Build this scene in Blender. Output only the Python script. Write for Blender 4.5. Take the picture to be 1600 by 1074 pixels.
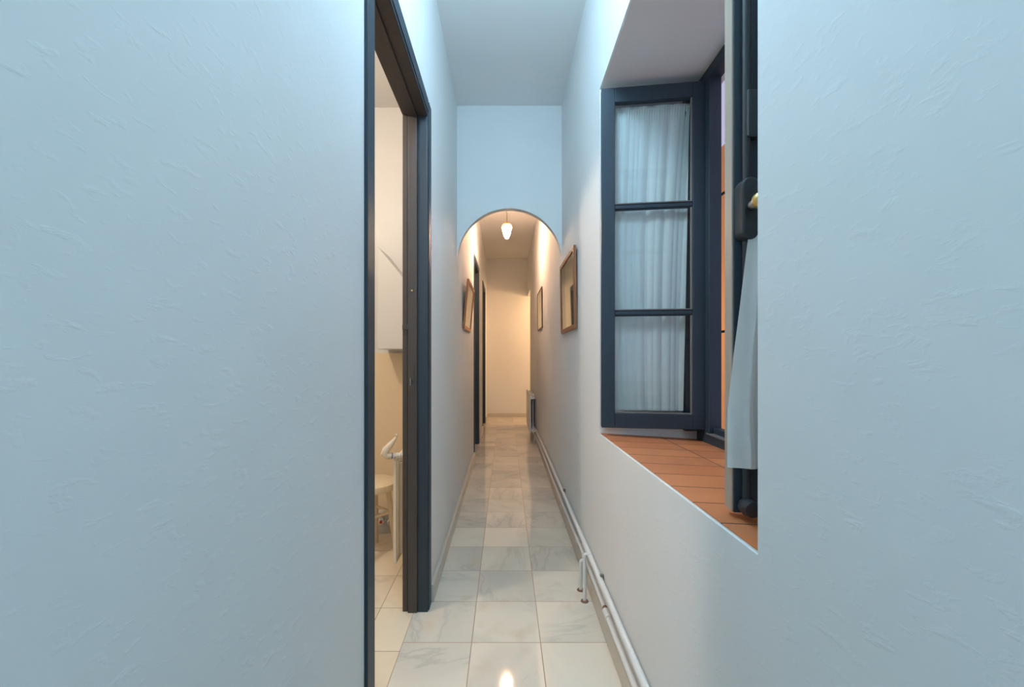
import bpy, bmesh, math, random
from mathutils import Vector, Matrix
random.seed(7)
scn = bpy.context.scene
for o in list(bpy.data.objects): bpy.data.objects.remove(o)
C = scn.collection

# ---------------------------------------------------------------- camera
F, PX, PY, CH = 645.0, 790.0, 556.0, 1.25
cam = bpy.data.cameras.new('camera'); co = bpy.data.objects.new('camera', cam); C.objects.link(co)
co.location = (0, 0, CH); co.rotation_euler = (math.radians(90), 0, 0)
cam.sensor_fit = 'HORIZONTAL'; cam.sensor_width = 36; cam.lens = F/1600*36
cam.shift_x = (800-PX)/1600; cam.shift_y = (PY-537)/1600; cam.clip_start = .02
scn.camera = co
# ---------------------------------------------------------------- world, lights, exposure
w = bpy.data.worlds.new('world'); scn.world = w; w.use_nodes = True
w.node_tree.nodes['Background'].inputs[0].default_value = (.62, .60, .85, 1)
w.node_tree.nodes['Background'].inputs[1].default_value = .35
def lamp(name, loc, power, col, radius=.08):
    l = bpy.data.lights.new(name, 'POINT'); l.energy = power; l.color = col; l.shadow_soft_size = radius
    o = bpy.data.objects.new(name, l); C.objects.link(o); o.location = loc; return o
lamp('corridor_lamp_light', (.03, 1.10, 3.02), 15, (.515, .835, 1.09), .15)
lamp('corridor_rear_fill_light', (.03, -1.4, 2.3), 10, (.515, .835, 1.09), .15)  # unseen fill added behind the camera to lift the near walls
lamp('bathroom_lamp_light', (-1.3, 1.5, 2.62), 23, (1.0, .85, .73), .08)
lamp('side_room_lamp_light', (1.45, 7.63, 2.25), 20, (1.0, .60, .30), .10)
lamp('patio_lamp_light', (1.5, 5.6, 1.6), 22, (1.0, .70, .42), .1)
scn.view_settings.view_transform = 'Standard'; scn.view_settings.look = 'None'
scn.view_settings.gamma = 1; scn.view_settings.use_curve_mapping = False
scn.view_settings.exposure = 1.25

# ---------------------------------------------------------------- materials
def newmat(name):
    m = bpy.data.materials.new(name); m.use_nodes = True
    return m, m.node_tree, m.node_tree.nodes['Principled BSDF']
def N(nt, t, **k):
    n = nt.nodes.new(t)
    for a, b in k.items(): setattr(n, a, b)
    return n
def mth(nt, op, a, b=None, c=None):
    n = N(nt, 'ShaderNodeMath', operation=op)
    for i, v in enumerate((a, b, c)):
        if v is None: continue
        if isinstance(v, (int, float)): n.inputs[i].default_value = v
        else: nt.links.new(v, n.inputs[i])
    return n.outputs[0]
def mixc(nt, fac, a, b):
    n = N(nt, 'ShaderNodeMix', data_type='RGBA')
    for i, v in ((0, fac), (6, a), (7, b)):
        if isinstance(v, (int, float)): n.inputs[i].default_value = v
        elif isinstance(v, tuple): n.inputs[i].default_value = v + (1,)
        else: nt.links.new(v, n.inputs[i])
    return n.outputs[2]
def mrange(nt, v, a, b, c=0, d=1):
    n = N(nt, 'ShaderNodeMapRange'); nt.links.new(v, n.inputs[0])
    for i, x in enumerate((a, b, c, d)): n.inputs[i+1].default_value = x
    return n.outputs[0]
def noise(nt, vec, scale, detail=4, rough=.5, dist=0):
    n = N(nt, 'ShaderNodeTexNoise'); nt.links.new(vec, n.inputs['Vector'])
    n.inputs['Scale'].default_value = scale; n.inputs['Detail'].default_value = detail
    n.inputs['Roughness'].default_value = rough; n.inputs['Distortion'].default_value = dist
    return n.outputs[0]
def coords(nt, scale=(1, 1, 1), rot=(0, 0, 0)):
    t = N(nt, 'ShaderNodeTexCoord'); mp = N(nt, 'ShaderNodeMapping')
    nt.links.new(t.outputs['Object'], mp.inputs[0]); mp.inputs['Scale'].default_value = scale; mp.inputs['Rotation'].default_value = rot
    return mp.outputs[0]
def bump(nt, bs, h, strength, dist=.01):
    b = N(nt, 'ShaderNodeBump'); b.inputs['Strength'].default_value = strength; b.inputs['Distance'].default_value = dist
    nt.links.new(h, b.inputs['Height']); nt.links.new(b.outputs[0], bs.inputs['Normal'])

def plaster(name, col, rough=.75, amt=.15):
    m, nt, bs = newmat(name)
    v = coords(nt, (1, 1.0, 2.2), (.5, 0, 0)); v2 = coords(nt)
    a = noise(nt, v, 26, 5, .55, .4); b = noise(nt, v2, 5, 3); c = noise(nt, v2, 120, 2)
    h = mth(nt, 'ADD', mth(nt, 'MULTIPLY', mrange(nt, a, .56, .75), .5), mth(nt, 'ADD', mth(nt, 'MULTIPLY', b, 1.6), mth(nt, 'MULTIPLY', c, .06)))
    bump(nt, bs, h, amt, .006)
    n = noise(nt, v2, 1.4, 3)
    nt.links.new(mixc(nt, mrange(nt, n, .35, .65), tuple(x*.96 for x in col), col), bs.inputs['Base Color'])
    bs.inputs['Roughness'].default_value = rough
    return m
def tiles(name, ox, oy, sx, sy, ca, cb, vein, grout, gw=.0022, rough=.055, vs=.6, warm=None, veinamt=.36):
    m, nt, bs = newmat(name)
    t = N(nt, 'ShaderNodeTexCoord'); s = N(nt, 'ShaderNodeSeparateXYZ'); nt.links.new(t.outputs['Object'], s.inputs[0])
    u = mth(nt, 'DIVIDE', mth(nt, 'SUBTRACT', s.outputs[0], ox), sx); v = mth(nt, 'DIVIDE', mth(nt, 'SUBTRACT', s.outputs[1], oy), sy)
    fu = mth(nt, 'FLOOR', u); fv = mth(nt, 'FLOOR', v)
    ru = mth(nt, 'SUBTRACT', u, fu); rv = mth(nt, 'SUBTRACT', v, fv)
    eu = mth(nt, 'MULTIPLY', mth(nt, 'MINIMUM', ru, mth(nt, 'SUBTRACT', 1.0, ru)), sx)
    ev = mth(nt, 'MULTIPLY', mth(nt, 'MINIMUM', rv, mth(nt, 'SUBTRACT', 1.0, rv)), sy)
    e = mth(nt, 'MINIMUM', eu, ev)
    g = mrange(nt, e, gw*.45, gw, 1, 0)
    cb_ = N(nt, 'ShaderNodeCombineXYZ'); nt.links.new(fu, cb_.inputs[0]); nt.links.new(fv, cb_.inputs[1]); cb_.inputs[2].default_value = ox
    wn = N(nt, 'ShaderNodeTexWhiteNoise', noise_dimensions='3D'); nt.links.new(cb_.outputs[0], wn.inputs[0])
    off = N(nt, 'ShaderNodeVectorMath', operation='SCALE'); nt.links.new(wn.outputs[1], off.inputs[0]); off.inputs[3].default_value = 40
    ad = N(nt, 'ShaderNodeVectorMath', operation='ADD'); nt.links.new(t.outputs['Object'], ad.inputs[0]); nt.links.new(off.outputs[0], ad.inputs[1])
    rt = N(nt, 'ShaderNodeVectorRotate', rotation_type='Z_AXIS'); nt.links.new(ad.outputs[0], rt.inputs[0])
    nt.links.new(mth(nt, 'MULTIPLY', wn.outputs[0], 6.28), rt.inputs[3])
    mp = N(nt, 'ShaderNodeMapping'); nt.links.new(rt.outputs[0], mp.inputs[0]); mp.inputs['Scale'].default_value = (vs, vs*.35, vs)
    n1 = noise(nt, mp.outputs[0], 7, 5, .6, .6); n2 = noise(nt, mp.outputs[0], 3.5, 3, .5, .3)
    ridge = mrange(nt, mth(nt, 'ABSOLUTE', mth(nt, 'SUBTRACT', n1, .5)), 0, .035, 1, 0)
    ridge = mth(nt, 'MULTIPLY', ridge, mrange(nt, n2, .42, .62))
    col = mixc(nt, wn.outputs[0], ca, cb)
    col = mixc(nt, mth(nt, 'MULTIPLY', mrange(nt, n2, .42, .66), .6), col, tuple(x*.80 for x in vein[:1]) + tuple(x*.86 for x in vein[1:]) if False else vein)
    if warm: 
        n3 = noise(nt, rt.outputs[0], 5, 4, .6); col = mixc(nt, mth(nt, 'MULTIPLY', mrange(nt, n3, .58, .78), .55), col, warm)
    col = mixc(nt, mth(nt, 'MULTIPLY', ridge, veinamt), col, tuple(x*.72 for x in vein))
    col = mixc(nt, g, col, grout)
    nt.links.new(col, bs.inputs['Base Color'])
    rr = mth(nt, 'ADD', mth(nt, 'MULTIPLY', g, .5), rough); nt.links.new(rr, bs.inputs['Roughness'])
    bump(nt, bs, mth(nt, 'ADD', mth(nt, 'MULTIPLY', g, -1), mth(nt, 'MULTIPLY', noise(nt, t.outputs['Object'], 9, 2), .25)), .25, .002)
    return m
def paint(name, col, rough=.4, spec=.5, bmp=.15, sc=(30, 30, 4), var=.25, metal=0):
    m, nt, bs = newmat(name)
    v = coords(nt, sc); a = noise(nt, v, 2, 5, .6)
    nt.links.new(mixc(nt, a, tuple(x*(1-var) for x in col), tuple(min(1, x*(1+var)) for x in col)), bs.inputs['Base Color'])
    bs.inputs['Roughness'].default_value = rough; bs.inputs['Specular IOR Level'].default_value = spec; bs.inputs['Metallic'].default_value = metal
    if bmp: bump(nt, bs, a, bmp, .002)
    return m
def wood(name, ca, cb, rough=.4, axis=2, sc=18):
    m, nt, bs = newmat(name)
    s = [sc*3]*3; s[axis] = sc*.25
    v = coords(nt, tuple(s)); a = noise(nt, v, 1.2, 5, .6, .8)
    nt.links.new(mixc(nt, mrange(nt, a, .3, .7), ca, cb), bs.inputs['Base Color'])
    bs.inputs['Roughness'].default_value = rough; bump(nt, bs, a, .15, .001)
    return m
def glass(name):
    m, nt, bs = newmat(name); nt.nodes.remove(bs)
    tr = N(nt, 'ShaderNodeBsdfTransparent'); tr.inputs[0].default_value = (.93, .96, .96, 1)
    gl = N(nt, 'ShaderNodeBsdfGlossy'); gl.inputs['Roughness'].default_value = .02
    lw = N(nt, 'ShaderNodeLayerWeight'); lw.inputs[0].default_value = .5
    fr = mth(nt, 'ADD', mth(nt, 'MULTIPLY', mth(nt, 'POWER', lw.outputs['Facing'], 5), .95), .035)
    mx = N(nt, 'ShaderNodeMixShader'); nt.links.new(fr, mx.inputs[0]); nt.links.new(tr.outputs[0], mx.inputs[1]); nt.links.new(gl.outputs[0], mx.inputs[2])
    nt.links.new(mx.outputs[0], nt.nodes['Material Output'].inputs[0]); return m
def cloth(name, col, sheer=.25):
    m, nt, bs = newmat(name); nt.nodes.remove(bs)
    d = N(nt, 'ShaderNodeBsdfDiffuse'); tl = N(nt, 'ShaderNodeBsdfTranslucent'); tp = N(nt, 'ShaderNodeBsdfTransparent')
    a = noise(nt, coords(nt, (1, 1, .3)), 90, 3); c = mixc(nt, a, tuple(x*.93 for x in col), col)
    nt.links.new(c, d.inputs[0]); nt.links.new(c, tl.inputs[0])
    m1 = N(nt, 'ShaderNodeMixShader'); m1.inputs[0].default_value = .15; nt.links.new(d.outputs[0], m1.inputs[1]); nt.links.new(tl.outputs[0], m1.inputs[2])
    m2 = N(nt, 'ShaderNodeMixShader'); m2.inputs[0].default_value = sheer; nt.links.new(m1.outputs[0], m2.inputs[1]); nt.links.new(tp.outputs[0], m2.inputs[2])
    nt.links.new(m2.outputs[0], nt.nodes['Material Output'].inputs[0]); return m
def emit(name, col, st):
    m, nt, bs = newmat(name)
    bs.inputs['Base Color'].default_value = (.9, .85, .75, 1); bs.inputs['Emission Color'].default_value = col + (1,)
    a = noise(nt, coords(nt), 30, 2); nt.links.new(mrange(nt, a, .3, .7, st*.9, st*1.1), bs.inputs['Emission Strength']); bs.inputs['Roughness'].default_value = .3
    return m

M = {}
M['wall'] = plaster('plaster_white', (.80, .80, .785))
M['ceil'] = plaster('plaster_ceiling', (.88, .88, .87), .7, .08)
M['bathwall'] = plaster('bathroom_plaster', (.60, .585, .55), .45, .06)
M['floor'] = tiles('marble_tiles', -.1477, 1.798, .30, .30, (.86, .78, .65), (.76, .71, .60), (.50, .49, .44), (.38, .24, .15), warm=(.66, .52, .36))
M['bathfloor'] = tiles('bathroom_marble_tiles', -.6175, 1.744, .30, .30, (.86, .75, .58), (.80, .68, .50), (.64, .53, .38), (.30, .21, .13), warm=(.66, .50, .33))
M['terra'] = tiles('terracotta_tiles', -.180, -.502, .30, .1285, (.58, .18, .062), (.68, .25, .095), (.45, .15, .06), (.15, .07, .05), gw=.0034, rough=.5, vs=1.5, warm=(.52, .25, .14), veinamt=.2)
M['base'] = plaster('baseboard_marble', (.60, .55, .47), .3, .1)
M['dark'] = paint('dark_blue_grey_paint', (.022, .038, .054), .5)
M['darkbrown'] = paint('dark_brown_paint', (.062, .050, .044), .5)
M['bead'] = paint('lit_bead_grey', (.16, .15, .14), .5)  # bead's lit look is put into this lighter grey; the ledge shares it
M['edge'] = paint('tan_edge', (.40, .34, .275), .5, var=.12)  # lighter tan for the strip on the casement's free edge
M['bathtile'] = plaster('beige_marble_cladding', (.74, .58, .38), .25, .05)
M['white'] = paint('white_enamel', (.76, .75, .72), .35, bmp=.05, var=.05)
M['cream'] = paint('cream_enamel', (.78, .72, .60), .4, bmp=.05, var=.05)
M['bone'] = paint('cream_plastic', (.70, .60, .45), .4, bmp=.0, var=.05)
M['brownwood'] = wood('brown_frame_wood', (.22, .075, .03), (.36, .14, .06), .4)
M['redwood'] = wood('reddish_frame_wood', (.36, .10, .035), (.50, .17, .06), .35)
M['thinwood'] = wood('dark_frame_wood', (.10, .045, .03), (.20, .09, .05), .4)
M['palewood'] = wood('pale_painted_wood', (.72, .56, .36), (.78, .64, .44), .45)
M['glass'] = glass('window_glass')
M['curtain'] = cloth('sheer_white_cloth', (.94, .95, .93), .08)
M['hem'] = cloth('white_hem_cloth', (.86, .88, .84), .05)
M['iron'] = paint('black_iron', (.022, .028, .034), .4, bmp=.2)
M['chrome'] = paint('chrome_metal', (.7, .7, .7), .2, metal=1, bmp=0, var=.05)
M['brass'] = paint('brass_metal', (.75, .50, .18), .35, metal=.8, bmp=0, var=.1)
M['steel'] = paint('worn_steel', (.35, .33, .30), .4, metal=.9, bmp=.1)
M['red'] = paint('red_plastic', (.55, .02, .02), .3, bmp=0, var=.05)
M['blue'] = paint('blue_plastic', (.03, .10, .35), .3, bmp=0, var=.05)
M['rust'] = paint('rust', (.24, .13, .08), .8, bmp=.4, sc=(60, 60, 60))
M['cord'] = paint('brown_cord', (.07, .035, .02), .6, bmp=0)
M['ochre'] = plaster('ochre_plaster', (.62, .30, .11), .8, .3)
M['bulb'] = emit('lit_bulb_glass', (1.0, .64, .42), 200)
M['shade'] = emit('lit_shade_glass', (1.0, .60, .30), .9)
def print_mat(name, ca, cb, seed):
    m, nt, bs = newmat(name)
    v = coords(nt, (1, 2.5, 2.5)); mp = N(nt, 'ShaderNodeMapping'); nt.links.new(v, mp.inputs[0]); mp.inputs['Location'].default_value = (seed, seed*2, 0)
    a = noise(nt, mp.outputs[0], 3, 4, .6); b = noise(nt, mp.outputs[0], 14, 3, .6)
    c = mixc(nt, mrange(nt, a, .45, .6), ca, cb); c = mixc(nt, mth(nt, 'MULTIPLY', mrange(nt, b, .5, .6), .3), c, tuple(x*.7 for x in cb))
    nt.links.new(c, bs.inputs['Base Color']); bs.inputs['Roughness'].default_value = .5; bs.inputs['Coat Weight'].default_value = 1; bs.inputs['Coat Roughness'].default_value = .04
    return m
M['print_a'] = print_mat('beige_print', (.58, .50, .38), (.48, .40, .29), 1)
M['print_b'] = print_mat('ochre_print', (.42, .30, .17), (.30, .22, .13), 5)
M['print_c'] = print_mat('pale_print', (.66, .58, .47), (.58, .49, .38), 9)

# ---------------------------------------------------------------- mesh helpers (world coordinates)
class MB:
    def __init__(s): s.bm = bmesh.new()
    def hexa(s, p):      # 4 bottom (ccw) + 4 top
        v = [s.bm.verts.new(q) for q in p]
        for f in ((3, 2, 1, 0), (4, 5, 6, 7), (0, 1, 5, 4), (1, 2, 6, 5), (2, 3, 7, 6), (3, 0, 4, 7)): s.bm.faces.new([v[i] for i in f])
        return s
    def box(s, x0, x1, y0, y1, z0, z1):
        return s.hexa([(x0, y0, z0), (x1, y0, z0), (x1, y1, z0), (x0, y1, z0), (x0, y0, z1), (x1, y0, z1), (x1, y1, z1), (x0, y1, z1)])
    def obox(s, o, bx, by, bz, u0, u1, v0, v1, w0, w1):   # box in a basis
        P = lambda a, b, c: Vector(o) + Vector(bx)*a + Vector(by)*b + Vector(bz)*c
        return s.hexa([P(u0, v0, w0), P(u1, v0, w0), P(u1, v1, w0), P(u0, v1, w0), P(u0, v0, w1), P(u1, v0, w1), P(u1, v1, w1), P(u0, v1, w1)])
    def prism(s, poly, axis, a, b):   # poly in the other two axes
        def P(q, t):
            q = list(q); q.insert(axis, t); return q
        A = [s.bm.verts.new(P(q, a)) for q in poly]; B = [s.bm.verts.new(P(q, b)) for q in poly]
        s.bm.faces.new(A); s.bm.faces.new(B[::-1]); n = len(poly)
        for i in range(n): s.bm.faces.new((A[i], A[(i+1) % n], B[(i+1) % n], B[i]))
        return s
    def tube(s, pts, r, seg=12, caps=True):
        pts = [Vector(p) for p in pts]; rs = r if isinstance(r, (list, tuple)) else [r]*len(pts)
        rings = []; up = None
        for i, p in enumerate(pts):
            d = (pts[min(i+1, len(pts)-1)] - pts[max(i-1, 0)]).normalized()
            if up is None: up = d.orthogonal().normalized()
            up = (up - d*up.dot(d)).normalized(); sd = d.cross(up)
            rings.append([s.bm.verts.new(p + (up*math.cos(2*math.pi*k/seg) + sd*math.sin(2*math.pi*k/seg))*rs[i]) for k in range(seg)])
        for a, b in zip(rings, rings[1:]):
            for k in range(seg): s.bm.faces.new((a[k], a[(k+1) % seg], b[(k+1) % seg], b[k]))
        if caps: s.bm.faces.new(rings[0][::-1]); s.bm.faces.new(rings[-1])
        return s
    def lathe(s, c, prof, axis=(0, 0, 1), seg=24):
        ax = Vector(axis).normalized(); return s.tube([Vector(c) + ax*h for r, h in prof], [max(r, .0002) for r, h in prof], seg) if True else s
    def ball(s, c, r, seg=14):
        return s.lathe(c, [(r*math.sin(math.pi*i/8), -r*math.cos(math.pi*i/8)) for i in range(9)], seg=seg)
    def grid(s, fn, nu, nv):
        g = [[s.bm.verts.new(fn(i/nu, j/nv)) for j in range(nv+1)] for i in range(nu+1)]
        for i in range(nu):
            for j in range(nv): s.bm.faces.new((g[i][j], g[i+1][j], g[i+1][j+1], g[i][j+1]))
        return s
    def build(s, name, mat, parent=None, bevel=0, smooth=False, org=None, seg=2):
        bmesh.ops.recalc_face_normals(s.bm, faces=s.bm.faces)
        root = parent
        while root is not None and root.parent is not None: root = root.parent
        o0 = root.location.copy() if root is not None else Vector(org or (0, 0, 0))
        bmesh.ops.translate(s.bm, vec=-o0, verts=s.bm.verts)
        me = bpy.data.meshes.new(name); s.bm.to_mesh(me); s.bm.free()
        if smooth:
            for p in me.polygons: p.use_smooth = True
        me.materials.append(M[mat]); o = bpy.data.objects.new(name, me); C.objects.link(o)
        if parent is not None: o.parent = parent
        else: o.location = o0
        if bevel:
            b = o.modifiers.new('bevel', 'BEVEL'); b.width = bevel; b.segments = seg; b.limit_method = 'ANGLE'; b.angle_limit = math.radians(40)
        if smooth:
            try:
                me.set_sharp_from_angle(angle=math.radians(45))
            except Exception: pass
        return o
def thing(name, label, cat, loc, group=None):
    o = bpy.data.objects.new(name, None); C.objects.link(o); o.location = loc; o.empty_display_size = .05
    return tag(o, label, cat, group)
def tag(o, label=None, cat=None, group=None):
    if label: o['label'] = label
    if cat: o['category'] = cat
    if group: o['group'] = group
    return o
def struct(o, label=None):
    o['kind'] = 'structure'
    if label: o['label'] = label
    return o
def sroot(name, loc):
    o = bpy.data.objects.new(name, None); C.objects.link(o); o.location = loc; o.empty_display_size = .05
    return struct(o)

# ---------------------------------------------------------------- setting
XL, XR, CZ, YA, YB, Y0 = -.385, .445, 3.23, 3.27, 8.40, -2.2
DH = 2.42                                       # clear door height
# floors
f = MB().box(-.4486, 1.1, Y0-.1, 7.2, -.10, 0).box(-.4486, 2.2, 7.2, YB+.12, -.10, 0).build('floor', 'floor'); struct(f)
f = MB().box(-2.35, -.4487, .2, 3.1, -.10, 0).build('floor_bathroom', 'bathfloor'); struct(f)
struct(MB().box(XL-.12, 1.1, Y0-.1, 7.2, CZ, CZ+.12).box(XL-.12, 2.2, 7.2, YB+.12, CZ, CZ+.12).build('ceiling', 'ceil'))
# left wall with three door openings
TL = .11
mb = MB(); op = [(1.175, 2.035), (5.03, 5.86), (6.88, 7.66)]; y = Y0
for a, b in op:
    mb.box(XL-TL, XL, y, a, 0, CZ); mb.box(XL-TL, XL, a, b, DH+.03, CZ); y = b
mb.box(XL-TL, XL, y, YB+.12, 0, CZ)
struct(mb.build('wall_left', 'wall'))
# right wall: thick, with the splayed window recess and the far doorway
WY0, WY1, BY0, BY1, XO, XK = .7285, 1.952, .80, 1.915, 1.00, .90
mb = MB()
mb.prism([(XR, Y0), (1.1, Y0), (1.1, BY0), (XO, BY0), (XK, BY0), (XR, WY0)], 2, 0, CZ)
mb.prism([(XR, WY1), (XK, BY1), (XO, BY1), (XO, 5.0), (XR, 5.0)], 2, 0, CZ)
mb.hexa([(XR, WY0, 0), (XO, BY0, 0), (XO, BY1, 0), (XR, WY1, 0), (XR, WY0, .902), (XO, BY0, .870), (XO, BY1, .852), (XR, WY1, .881)])
mb.hexa([(XR, WY0, 2.538), (XO, BY0, 2.525), (XO, BY1, 2.508), (XR, WY1, 2.506), (XR, WY0, CZ), (XO, BY0, CZ), (XO, BY1, CZ), (XR, WY1, CZ)])
mb.box(XR, XR+.12, 5.0, 7.50, 0, CZ); mb.box(XR, XR+.12, 7.50, YB+.12, 2.46, CZ)
bmesh.ops.bevel(mb.bm, geom=[e for e in mb.bm.edges if all(abs(v.co.x-XR) < 1e-4 and .7 < v.co.y < 2 and .8 < v.co.z < 2.6 for v in e.verts)], offset=.004, segments=2, affect='EDGES')
struct(mb.build('wall_right', 'wall'))
struct(MB().box(XL-TL, 2.2, YB, YB+.12, 0, CZ).build('wall_back', 'wall'))
struct(MB().box(XL-TL, XR, Y0-.1, Y0, 0, CZ).build('wall_front', 'wall'))
# arch wall
AC, AR, AZ = .030, .415, 2.003
poly = [(XL, CZ), (XR, CZ)] + [(AC+AR*math.cos(math.pi*i/48), AZ+AR*math.sin(math.pi*i/48)) for i in range(49)]
mb = MB().prism(poly, 1, YA, YA+.06)
a = mb.build('wall_arch', 'wall'); struct(a)
# side room past the far doorway on the right
mb = MB().box(XR+.12, 2.2, 7.2, 7.3, 0, CZ).box(2.1, 2.2, 7.3, YB, 0, CZ)
struct(mb.build('wall_side_room', 'wall'))
# bathroom shell
BB = 2.96
mb = MB().box(-2.35, XL-TL, BB, BB+.1, 0, 3.03).box(-2.35, -2.25, .3, BB, 0, 3.03).box(-2.35, XL-TL, .2, .3, 0, 3.03)
struct(mb.build('wall_bathroom', 'bathwall'))
struct(MB().box(-2.35, XL-TL, .2, BB+.1, 3.03, 3.13).build('ceiling_bathroom', 'bathwall'))
# baseboards
BH = .088
mb = MB()
for a, b in ((Y0, 1.118), (2.09, YA), (YA+.0, 4.96), (5.93, 6.81), (7.73, YB)): mb.box(XL, XL+.021, a, b, 0, BH)
struct(mb.build('baseboard_left', 'base', bevel=.004))
mb = MB()
for a, b in ((Y0, 7.5),): mb.box(XR-.006, XR, a, b, 0, BH)
struct(mb.build('baseboard_right', 'base', bevel=.002))
struct(MB().box(XL+.021, XR+.6, YB-.012, YB, 0, BH*.9).build('baseboard_back', 'base', bevel=.004))

# ---------------------------------------------------------------- doors on the left wall
def doorframe(name, a, b, closed):
    """a, b: inner faces of the jambs"""
    r = sroot(name, (XL, (a+b)/2, 0)); cw = .075; xf = XL+.006; H = DH
    # casings: near, far, head, each with an inner step
    for (y0, y1, s) in ((a-cw, a, 1), (b, b+cw, -1)):
        m = MB().box(XL-.001, xf, y0, y1, 0, H+cw)
        gy = y1-.012 if s == 1 else y0+.0
        m.box(xf, xf+.004, (y0 if s == 1 else y0+.014), (y1-.014 if s == 1 else y1), 0, H+cw-(0 if True else 0))
        m.build('casing', 'dark', r, bevel=.002)
    MB().box(XL-.001, xf, a, b, H, H+cw).box(xf, xf+.004, a, b, H+.014, H+cw).build('head_casing', 'dark', r, bevel=.002)
    # jambs: outer part, rebate, inner part
    x1, x2, x3 = XL-.045, XL-.090, XL-.118
    for (yy, s) in ((a, -1), (b, 1)):
        MB().box(x1+.0005, XL+.001, *sorted((yy, yy+s*.03)), 0, H+.03).build('outer_jamb', 'dark', r, bevel=.0015)
        m = MB().box(x2, x1, *sorted((yy-s*.008, yy+s*.03)), 0, H+.03)
        m.box(x3, x2-.004, *sorted((yy+s*.004, yy+s*.03)), 0, H+.03)
        j = m.build('jamb', 'darkbrown', r, bevel=.0015)
        if not closed and s == 1:
            yf = yy-.0085
            MB().box(x1-.034, x1-.012, yf-.001, yf+.002, 1.045, 1.205).build('strike_plate', 'darkbrown', j, bevel=.001)
            MB().box(x1-.028, x1-.016, yf-.0018, yf+.002, 1.112, 1.132).build('latch_hole', 'iron', j)
            MB().tube([(x1-.031, yf-.002, 1.105), (x1-.031, yf-.002, 1.14)], .0022, 8).build('latch_lip', 'steel', j)
            MB().ball((x1-.024, yf, 1.565), .005).build('screw', 'brass', j)
            MB().box(x3+.002, x2+.004, yf-.001, yf+.002, 1.375, 1.40).build('catch', 'darkbrown', j, bevel=.001)
    m = MB().box(x1, XL+.001, a, b, H, H+.03)
    m.box(x2, x1, a, b, H-.008, H+.03).box(x3, x2-.004, a, b, H+.004, H+.03)
    m.build('head_jamb', 'darkbrown', r, bevel=.0015)
    if closed:
        xd = XL-.075
        MB().box(xd-.035, xd, a+.004, b-.004, .006, H-.002).box(xd, xd+.008, a+.12, b-.12, .2, .95).box(xd, xd+.008, a+.12, b-.12, 1.1, H-.14).build('door_leaf', 'darkbrown', r, bevel=.003)
        hd = MB().tube([(xd, a+.06, 1.05), (xd+.045, a+.06, 1.05), (xd+.048, a+.16, 1.05)], .009, 10)
        hd.build('door_handle', 'brass', r, smooth=True)
    return r
doorframe('door_1', 1.198, 2.010, False)
doorframe('door_2', 5.06, 5.83, True)
doorframe('door_3', 6.91, 7.63, True)

# ---------------------------------------------------------------- window
win = sroot('window_1', (.9, 1.36, .88))
# terracotta sill
MB().hexa([(XR+.004, WY0+.002, .895), (XO, BY0, .862), (XO, BY1, .845), (XR+.004, WY1-.002, .875),
           (XR+.004, WY0+.002, .904), (XO, BY0, .876), (XO, BY1, .858), (XR+.004, WY1-.002, .884)]).build('window_sill', 'terra', win)
# fixed frame
m = MB().box(.885, .94, BY0+.004, BY1-.002, .862, .905).box(.905, .94, BY0+.004, BY1-.002, .905, .935)
m.box(.885, .94, BY0+.004, BY1-.002, 2.462, 2.512).box(.885, .94, 1.795, BY1-.002, .90, 2.47)
m.box(.885, .965, BY0+.004, .875, .90, 2.47)
m.build('fixed_frame', 'dark', win, bevel=.003)
MB().box(.880, .912, .875, 1.815, .905, .911).build('ledge', 'bead', win, bevel=.001)
MB().box(.82, .884, 1.885, BY1+.003, .905, 2.47).build('dark_gap_strip', 'dark', win, bevel=.003)  # added dark strip standing in for the shaded gap behind the glass
MB().box(.95, .975, 1.870, BY1-.002, .87, 2.5).build('shutter_frame', 'thinwood', win, bevel=.003)
def casement(p0, p1, z0, z1, nsign, t=.036):
    p0 = Vector((p0[0], p0[1], 0)); p1 = Vector((p1[0], p1[1], 0)); W = (p1-p0).length; u = (p1-p0).normalized()
    n = Vector((-u.y, u.x, 0))*nsign; Z = Vector((0, 0, 1)); st, rl = .060, .066
    B = lambda m, a, b, c, d, e, f_: m.obox(p0, u, n, Z, a, b, c, d, e, f_)
    m = MB(); B(m, 0, st, 0, t, z0, z1); B(m, W-st-.012, W, 0, t, z0, z1); B(m, st, W-st-.012, 0, t, z0, z0+rl); B(m, st, W-st-.012, 0, t, z1-rl, z1)
    fr = m.build('casement', 'dark', win, bevel=.0025)
    g0, g1 = z0+rl, z1-rl; bars = [g0+(g1-g0)*.322, g0+(g1-g0)*.663]
    for zb in bars:
        m = MB(); B(m, st, W-st-.012, .004, t-.006, zb-.008, zb+.008); B(m, st, W-st-.012, .011, t-.011, zb-.014, zb+.014)
        m.build('glazing_bar', 'dark', fr, bevel=.002)
    ed = [g0] + bars + [g1]
    for k in range(3):
        a = ed[k] + (0 if k == 0 else .012); b = ed[k+1] - (0 if k == 2 else .012)
        m = MB(); B(m, st-.004, W-st-.008, .0155, .0185, a-.004, b+.004); m.build('pane', 'glass', fr)
        m = MB(); bw = .009
        B(m, W-st-.012-bw, W-st-.012, .004, .0155, a, b); B(m, st, W-st-.012-bw, .004, .0155, a, a+.006)
        m.build('putty_bead', 'bead', fr, bevel=.002)
    return p0, u, n, Z, W, fr
A = casement((.438, 1.885), (.905, 1.826), .921, 2.470, 1, .032)
# near casement: its corridor side (with the bolt) faces the camera
B2 = casement((.495, .927), (.927, .872), .912, 2.522, -1, .040)
fr = B2[5]
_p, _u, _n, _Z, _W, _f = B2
MB().obox(_p, _u, _n, _Z, -.003, .001, 0, .038, .914, 2.52).build('edge_strip', 'edge', fr, bevel=.001)
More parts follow.
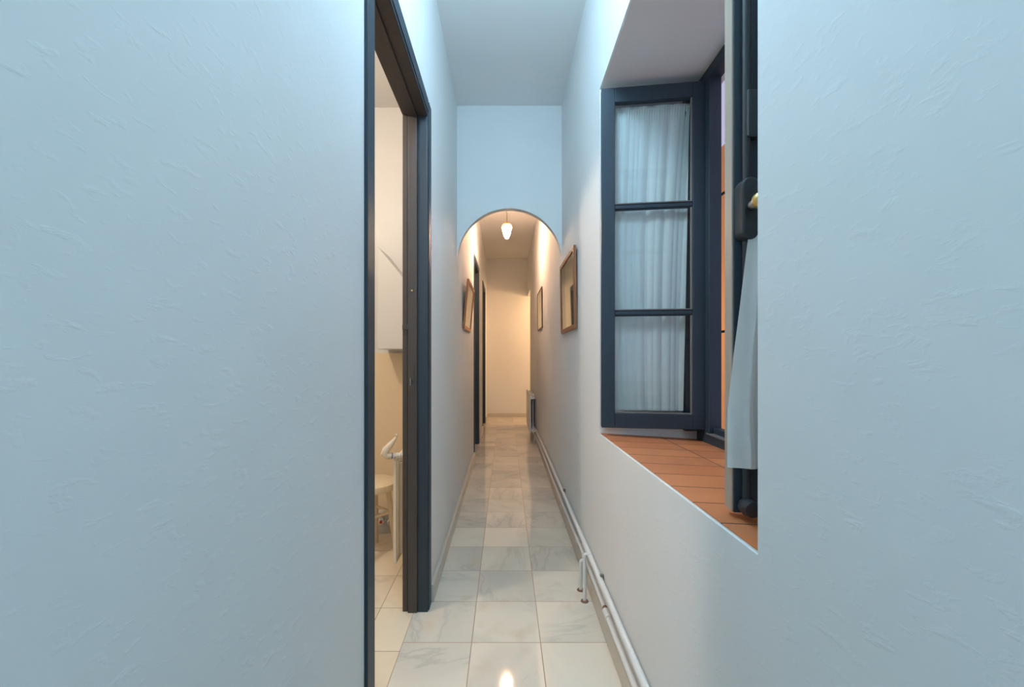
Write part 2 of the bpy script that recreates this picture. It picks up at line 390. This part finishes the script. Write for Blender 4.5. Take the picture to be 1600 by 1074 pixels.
# cremone bolt
yb = .884
MB().tube([(.512, yb-.006, 1.0), (.512, yb-.006, 2.47)], .0085, 12).tube([(.512, yb-.006, .93), (.512, yb-.006, 1.0)], .0085, 12).build('bolt_rod', 'iron', fr, smooth=True)
m = MB(); hx, hz0, hz1 = .0185, 1.492, 1.622
poly = [(.509+hx*math.cos(t), (hz1-hx)+hx*math.sin(t)) for t in [math.pi*i/12 for i in range(13)]] + [(.509+hx*math.cos(t), (hz0+hx)+hx*math.sin(t)) for t in [math.pi+math.pi*i/12 for i in range(13)]]
m.prism(poly, 1, yb-.030, yb+.003); bx = m.build('bolt_case', 'iron', fr, bevel=.005, seg=3)
MB().lathe((.509, yb-.029, 1.560), [(.008, 0), (.010, .004), (.009, .012), (.006, .018)], (0, -1, 0), 16).build('knob_stem', 'steel', bx, smooth=True)
MB().lathe((.509, yb-.046, 1.560), [(.006, 0), (.012, .004), (.017, .012), (.016, .022), (.008, .030), (.001, .031)], (0, -1, 0), 20).build('knob', 'brass', bx, smooth=True)
MB().lathe((.512, yb-.016, .930), [(.006, -.018), (.016, -.015), (.019, 0), (.016, .015), (.006, .018)], (0, 1, 0), 20).build('bolt_guide', 'iron', fr, smooth=True)
MB().box(.508, .536, yb-.020, yb+.003, 1.71, 1.81).build('bolt_guide', 'iron', fr, bevel=.004)
# outside: iron grille bar and patio wall
MB().tube([(.992, BY0, 1.99), (.992, BY1, 1.99)], .006, 8).tube([(.992, BY0, 1.36), (.992, BY1, 1.36)], .006, 8).build('grille_bar', 'iron', win, smooth=True)
struct(MB().box(3.0, 3.15, 1.0, 9.0, -.1, 4.15).build('wall_patio', 'ochre'))

# ---------------------------------------------------------------- curtains
def curtain(name, label, P, zt, zb, xl, xr, amp, hemh, off):
    p0, u, n, Z, W, _ = P
    r = thing(name, label, 'curtain', tuple(p0 + u*W*.5 + n*off + Vector((0, 0, zb))))
    def fold(s, z):
        k = (z-zb)/(zt-zb)
        ph = s*(1+.12*(1-k)) + .05*math.sin(3*k)
        pl = lambda f, o: 1-2*abs(math.sin(ph*f*.5+o))**.7
        w_ = ph + .012*math.sin(ph*23+2*k)
        return amp*(math.sin(w_*26+.6*k)*.45 + pl(47, .4)*.42 + pl(29, 1.1+.5*k)*.5 + math.sin(w_*13+.5+1.4*k)*.35)*(.65+.35*(1-k)) + (amp*.3*math.sin(ph*190) if k > .965 else 0)
    def fn(a, b, d=0):
        z = zb + (zt-zb)*b; L, R = xl(z), xr(z); s = L+(R-L)*a
        return p0 + u*s + n*(off + fold(a, z) + d) + Z*z
    MB().grid(fn, 150, 60).build('drape', 'curtain', r, smooth=True)
    hb = hemh/(zt-zb)
    MB().grid(lambda a, b: fn(a, b*hb, -.0015), 150, 6).build('hem', 'hem', r, smooth=True)
    tb = 1-.034/(zt-zb)
    MB().grid(lambda a, b: fn(a, tb+(1-tb)*b, -.0015), 150, 6).build('header', 'hem', r, smooth=True)
    MB().tube([p0+u*(xl(zt)-.012)+n*off+Z*(zt-.012), p0+u*(xr(zt)+.012)+n*off+Z*(zt-.012)], .004, 8).build('rod', 'white', r, smooth=True)
    return r
curtain('curtain', 'gathered white sheer curtain seen through the glass of the dark three-pane casement', A, 2.400, .998,
        lambda z: .056, lambda z: .398-.030*(1-(z-.998)/1.402), .0055, .135, .046)
def nl(z):
    pts = [(.9, -.021), (1.02, -.021), (1.14, -.021), (1.25, -.010), (1.35, .002), (1.45, .013), (1.54, .024), (1.60, .045), (3, .055)]
    for (a, b), (c, d) in zip(pts, pts[1:]):
        if a <= z <= c: return b+(d-b)*(z-a)/(c-a)
    return .05
# on the near casement the curtain hangs on the room side (towards the camera)
p0, u, n, Z, W, _ = B2
nearP = (p0 + n*.040, u, n, Z, W, _)
curtain('curtain', 'white sheer curtain hanging below the brass knob, partly hidden by the wall edge', nearP, 2.43, 1.015,
        nl, lambda z: .40, .010, .130, .026)

# ---------------------------------------------------------------- pictures
def picture(name, label, y0, y1, z0, z1, side, bot, top, th, fw, fmat, pmat, group=None, xw=None):
    """side -1 left wall, +1 right; bot/top: gap between wall and back at the bottom / top"""
    xw = XL if side < 0 else XR; inn = Vector((-side, 0, 0))
    o = Vector((xw, y0, z0)) + inn*bot; tv = Vector((xw, y0, z1)) + inn*top
    v = (tv-o).normalized(); H = (tv-o).length; u = Vector((0, 1, 0)); nn = u.cross(v); 
    if nn.dot(inn) < 0: nn = -nn
    W = y1-y0; r = thing(name, label, 'picture', tuple(o+u*W/2))
    B = lambda m, a, b, c, d, e, f_: m.obox(o, u, v, nn, a, b, c, d, e, f_)
    m = MB(); B(m, 0, fw, 0, H, 0, th); B(m, W-fw, W, 0, H, 0, th); B(m, fw, W-fw, 0, fw, 0, th); B(m, fw, W-fw, H-fw, H, 0, th)
    m.build('picture_frame', fmat, r, bevel=.003)
    m = MB(); B(m, fw-.002, W-fw+.002, fw-.002, H-fw+.002, .003, th*.55); m.build('print', pmat, r)
    m = MB(); B(m, fw*1.0, W-fw, fw, H-fw, th*.6, th*.68); m.build('glass_pane', 'glass', r)
    MB().tube([(xw-side*.001, (y0+y1)/2, z1+.02), (xw-side*.004, (y0+y1)/2, z1+.018), tuple(tv+u*W/2-v*.02)], .0012, 6).build('hanging_wire', 'steel', r)
    return r
picture('framed_picture', 'large framed beige print on the right wall just before the arch', 2.545, 3.19, 1.418, 1.935, 1, .001, .010, .018, .030, 'brownwood', 'print_a')
picture('framed_picture', 'reddish wooden framed picture leaning out from left wall beyond the arch', 3.66, 4.32, 1.495, 1.935, -1, .002, .042, .020, .03, 'redwood', 'print_b')
picture('framed_picture', 'thin dark framed pale print on right wall above the white radiator end', 4.93, 5.60, 1.585, 2.08, 1, .001, .006, .012, .014, 'thinwood', 'print_c')

# ---------------------------------------------------------------- pendant lamp
LX, LY = .015, 5.0
r = thing('pendant_lamp', 'lit glass pendant lamp on thin cord, seen through the white arch', 'lamp', (LX, LY, 2.66))
MB().lathe((LX, LY, CZ-.03), [(.012, 0), (.04, .005), (.045, .029), (.001, .0295)]).build('ceiling_rose', 'thinwood', r, smooth=True)
MB().tube([(LX, LY, 2.875), (LX, LY, CZ-.028)], .0042, 8).build('cord', 'cord', r, smooth=True)
MB().lathe((LX, LY, 2.835), [(.058, 0), (.050, .010), (.030, .024), (.012, .036), (.006, .048)]).build('cap', 'brass', r, smooth=True)
MB().lathe((LX, LY, 2.765), [(.050, 0), (.058, .010), (.0655, .028), (.066, .042), (.060, .058), (.052, .070)]).build('glass_shade', 'shade', r, smooth=True)
MB().lathe((LX, LY, 2.665), [(.001, 0), (.014, .004), (.026, .022), (.038, .05), (.046, .078), (.049, .096), (.046, .0995)]).build('bulb', 'bulb', r, smooth=True)

# ---------------------------------------------------------------- corridor radiator
r = thing('radiator', 'white column radiator on the right wall at the far end of the corridor', 'radiator', (.41, 6.5, .12))
y = 5.96
for k in range(13):
    m = MB(); ya, yb_ = y+k*.078, y+k*.078+.070
    m.box(.350, .366, ya, yb_, .125, .680)                       # front plate
    m.box(.362, .432, ya+.010, yb_-.010, .150, .19).box(.362, .432, ya+.010, yb_-.010, .62, .66)
    for xc in (.397,): m.box(xc-.004, xc+.004, ya+.006, yb_-.006, .19, .62)
    m.box(.432, .437, ya, yb_, .14, .665)
    m.build('section', 'white', r, bevel=.003)
MB().tube([(.40, 5.93, .64), (.40, 6.98, .64)], .016, 12).tube([(.40, 5.95, .17), (.40, 6.98, .17)], .016, 12).build('header_tube', 'white', r, smooth=True)
MB().lathe((.405, 5.94, .668), [(.012, 0), (.018, .008), (.018, .03), (.010, .04)]).build('vent_valve', 'white', r, smooth=True)
MB().tube([(.40, 5.965, .17), (.40, 5.902, .17)], .017, 12).lathe((.40, 5.92, .165), [(.010, -.02), (.014, 0), (.016, .03), (.010, .04)]).build('valve', 'white', r, smooth=True)

# ---------------------------------------------------------------- heating pipes on the right wall
def smoothpath(pts, rad=.02, n=4):
    pts = [Vector(p) for p in pts]; out = [pts[0]]
    for a, b, c in zip(pts, pts[1:], pts[2:]):
        r1 = min(rad, (b-a).length*.45, (c-b).length*.45); p = b+(a-b).normalized()*r1; q = b+(c-b).normalized()*r1
        for i in range(n+1):
            t = i/n; out.append(p*(1-t)**2 + b*2*t*(1-t) + q*t*t)
    return out + [pts[-1]]
PXc = .4265
r = thing('heating_pipe', 'upper of the two white heating pipes running along the right wall', 'pipe', (PXc, 2, .24))
m = MB().tube([(PXc, Y0+.02, .238), (PXc, 1.74, .240), (PXc, 3.6, .232), (PXc, 5.84, .205)], .0125, 12)
m.tube(smoothpath([(PXc, 5.80, .206), (PXc, 5.875, .205), (.405, 5.885, .17)], .02), .010, 10)
m.build('pipe_run', 'white', r, smooth=True)
MB().tube(smoothpath([(PXc, 2.105, .238), (.402, 2.105, .238), (.402, 2.100, .004)], .018), .0085, 10).build('drop_pipe', 'white', r, smooth=True)
for yy in (2.105, 1.10): MB().tube([(PXc, yy-.03, .2385), (PXc, yy+.03, .2385)], .0155, 14).build('coupling', 'white', r, smooth=True)
MB().lathe((.402, 2.100, .0), [(.020, 0), (.018, .004), (.011, .006)]).build('floor_collar', 'rust', r, smooth=True)
for yy in (3.05, 1.86): 
    MB().box(PXc, XR-.002, yy, yy+.012, .228, .262).build('pipe_clip', 'steel', r, bevel=.002)
r = thing('heating_pipe', 'lower white heating pipe just above the baseboard of the right wall', 'pipe', (PXc, 2, .16))
MB().tube([(PXc, 1.74, .163), (PXc, 2.44, .163)], .0085, 12).tube([(PXc, 2.44, .158), (PXc, 3.6, .135), (PXc, 5.86, .120)], .010, 12).tube([(PXc, Y0+.02, .160), (PXc, 1.75, .160)], .0115, 12).build('pipe_run', 'white', r, smooth=True)
MB().tube([(PXc, 1.705, .162), (PXc, 1.76, .162)], .0145, 12).build('coupling', 'white', r, smooth=True)
MB().tube([(PXc, 2.41, .161), (PXc, 2.47, .159)], .0135, 12).build('coupling', 'white', r, smooth=True)
MB().tube([(PXc, 1.762, .166), (PXc, 1.775, .168)], .0105, 10).build('rust_spot', 'rust', r, smooth=True)
MB().tube(smoothpath([(PXc, 2.20, .163), (.400, 2.20, .158), (.400, 2.20, .004)], .018), .0085, 10).build('drop_pipe', 'white', r, smooth=True)
MB().lathe((.400, 2.20, .0), [(.020, 0), (.018, .004), (.011, .006)]).build('floor_collar', 'rust', r, smooth=True)
MB().tube(smoothpath([(PXc, 5.83, .12), (.42, 5.87, .118), (.408, 5.885, .06), (.408, 5.885, .002)], .02), .009, 10).build('drop_pipe', 'white', r, smooth=True)

# ---------------------------------------------------------------- bathroom things
# thin panel radiator, its back seen through the gap to the wall
r = thing('radiator', 'thin cream panel radiator behind the near door jamb, inside the bathroom', 'radiator', (-.61, 2.6, .09))
MB().box(-.622, -.604, 2.282, 2.88, .095, .685).build('panel', 'cream', r, bevel=.004)
m = MB()
for k in range(10): m.box(-.604, -.580, 2.315+k*.055, 2.335+k*.055, .14, .65)
m.box(-.604, -.596, 2.29, 2.87, .12, .67); m.build('fins', 'bone', r, bevel=.002)
m = MB().tube([(-.622, 2.275, .70), (-.548, 2.29, .70)], [.010, .009], 14)
for k in range(4): m.tube([(-.616+k*.015, 2.276, .70), (-.609+k*.015, 2.277, .70)], .015, 14)
v = m.build('valve_body', 'white', r, smooth=True)
MB().tube([(-.630, 2.27, .699), (-.622, 2.272, .699)], .0165, 16).build('ring', 'blue', v, smooth=True)
MB().tube([(-.628, 2.27, .697), (-.650, 2.262, .700), (-.662, 2.26, .712), (-.655, 2.262, .735), (-.630, 2.275, .765), (-.612, 2.285, .788), (-.606, 2.29, .80)],
          [.018, .020, .021, .021, .016, .009, .005], 16).build('valve_head', 'bone', v, smooth=True)
MB().ball((-.604, 2.29, .808), .009).build('finial', 'bone', v, smooth=True)
MB().tube([(-.61, 2.33, .700), (-.61, 2.33, .66)], .010, 12).build('connector', 'white', r, smooth=True)
r = MB().tube(smoothpath([(-.541, 2.235, .72), (-.541, 2.235, .30), (-.547, 2.25, .16), (-.570, 2.33, .10), (-.585, 2.45, .095)], .06, 6), .0065, 10).build('radiator_pipe', 'cream', org=(-.541, 2.235, .1), smooth=True)
tag(r, 'slender cream pipe beside the bathroom radiator, close to the door jamb', 'pipe')
# stool
sx, sy, sz = -.845, 2.62, .455
r = thing('stool', 'pale cream wooden stool standing inside the bathroom', 'stool', (sx, sy, 0))
MB().lathe((sx, sy, sz-.050), [(.130, 0), (.148, .006), (.152, .025), (.150, .044), (.140, .050), (.001, .049)], seg=32).build('seat', 'palewood', r, smooth=True)
L = []
for k in range(4):
    a = math.radians(8+90*k); p = Vector((sx+.095*math.cos(a), sy+.095*math.sin(a), sz-.045)); q = Vector((sx+.145*math.cos(a), sy+.145*math.sin(a), 0)); L.append((p, q))
    MB().tube([p, p*.5+q*.5, q], [.016, .018, .013], 12).build('leg', 'palewood', r, smooth=True)
for k in range(4):
    t = .38; a = L[k][0]*(1-t)+L[k][1]*t; b = L[(k+1) % 4][0]*(1-t)+L[(k+1) % 4][1]*t
    MB().tube([a, b], .009, 10).build('stretcher', 'palewood', r, smooth=True)
# sloping plaster boxing on the bathroom back wall
poly = [(-.846, 1.292), (-.846, 1.974), (XL-TL, 1.548), (XL-TL, 1.292)]
struct(MB().prism(poly, 1, 2.72, BB).build('trim_1', 'bathwall', bevel=.006))
struct(MB().box(-2.25, XL-TL, 2.90, BB, 0, .135).box(-2.25, XL-TL, 2.885, BB, .135, .147).build('trim_2', 'bathwall', bevel=.002))
struct(MB().box(-2.25, XL-TL, BB-.010, BB, .147, 1.27).build('trim_3', 'bathtile'))
for (xx, c, lab) in ((-.866, 'red', 'chrome stop valve with a red dot low on the bathroom wall'), (-.800, 'blue', 'chrome stop valve with a blue dot low on the bathroom wall')):
    r = thing('stop_valve', lab, 'valve', (xx, 2.90, .10))
    MB().lathe((xx, 2.90, .095), [(.026, 0), (.024, .004), (.010, .006), (.010, .02)], (0, -1, 0), 20).build('escutcheon', 'chrome', r, smooth=True)
    MB().lathe((xx, 2.885, .095), [(.012, 0), (.020, .003), (.022, .018), (.014, .022), (.001, .022)], (0, -1, 0), 12).build('handle', 'chrome', r, smooth=True)
    MB().lathe((xx, 2.864, .095), [(.011, 0), (.010, .003), (.001, .004)], (0, -1, 0), 14).build('indicator', c, r, smooth=True)
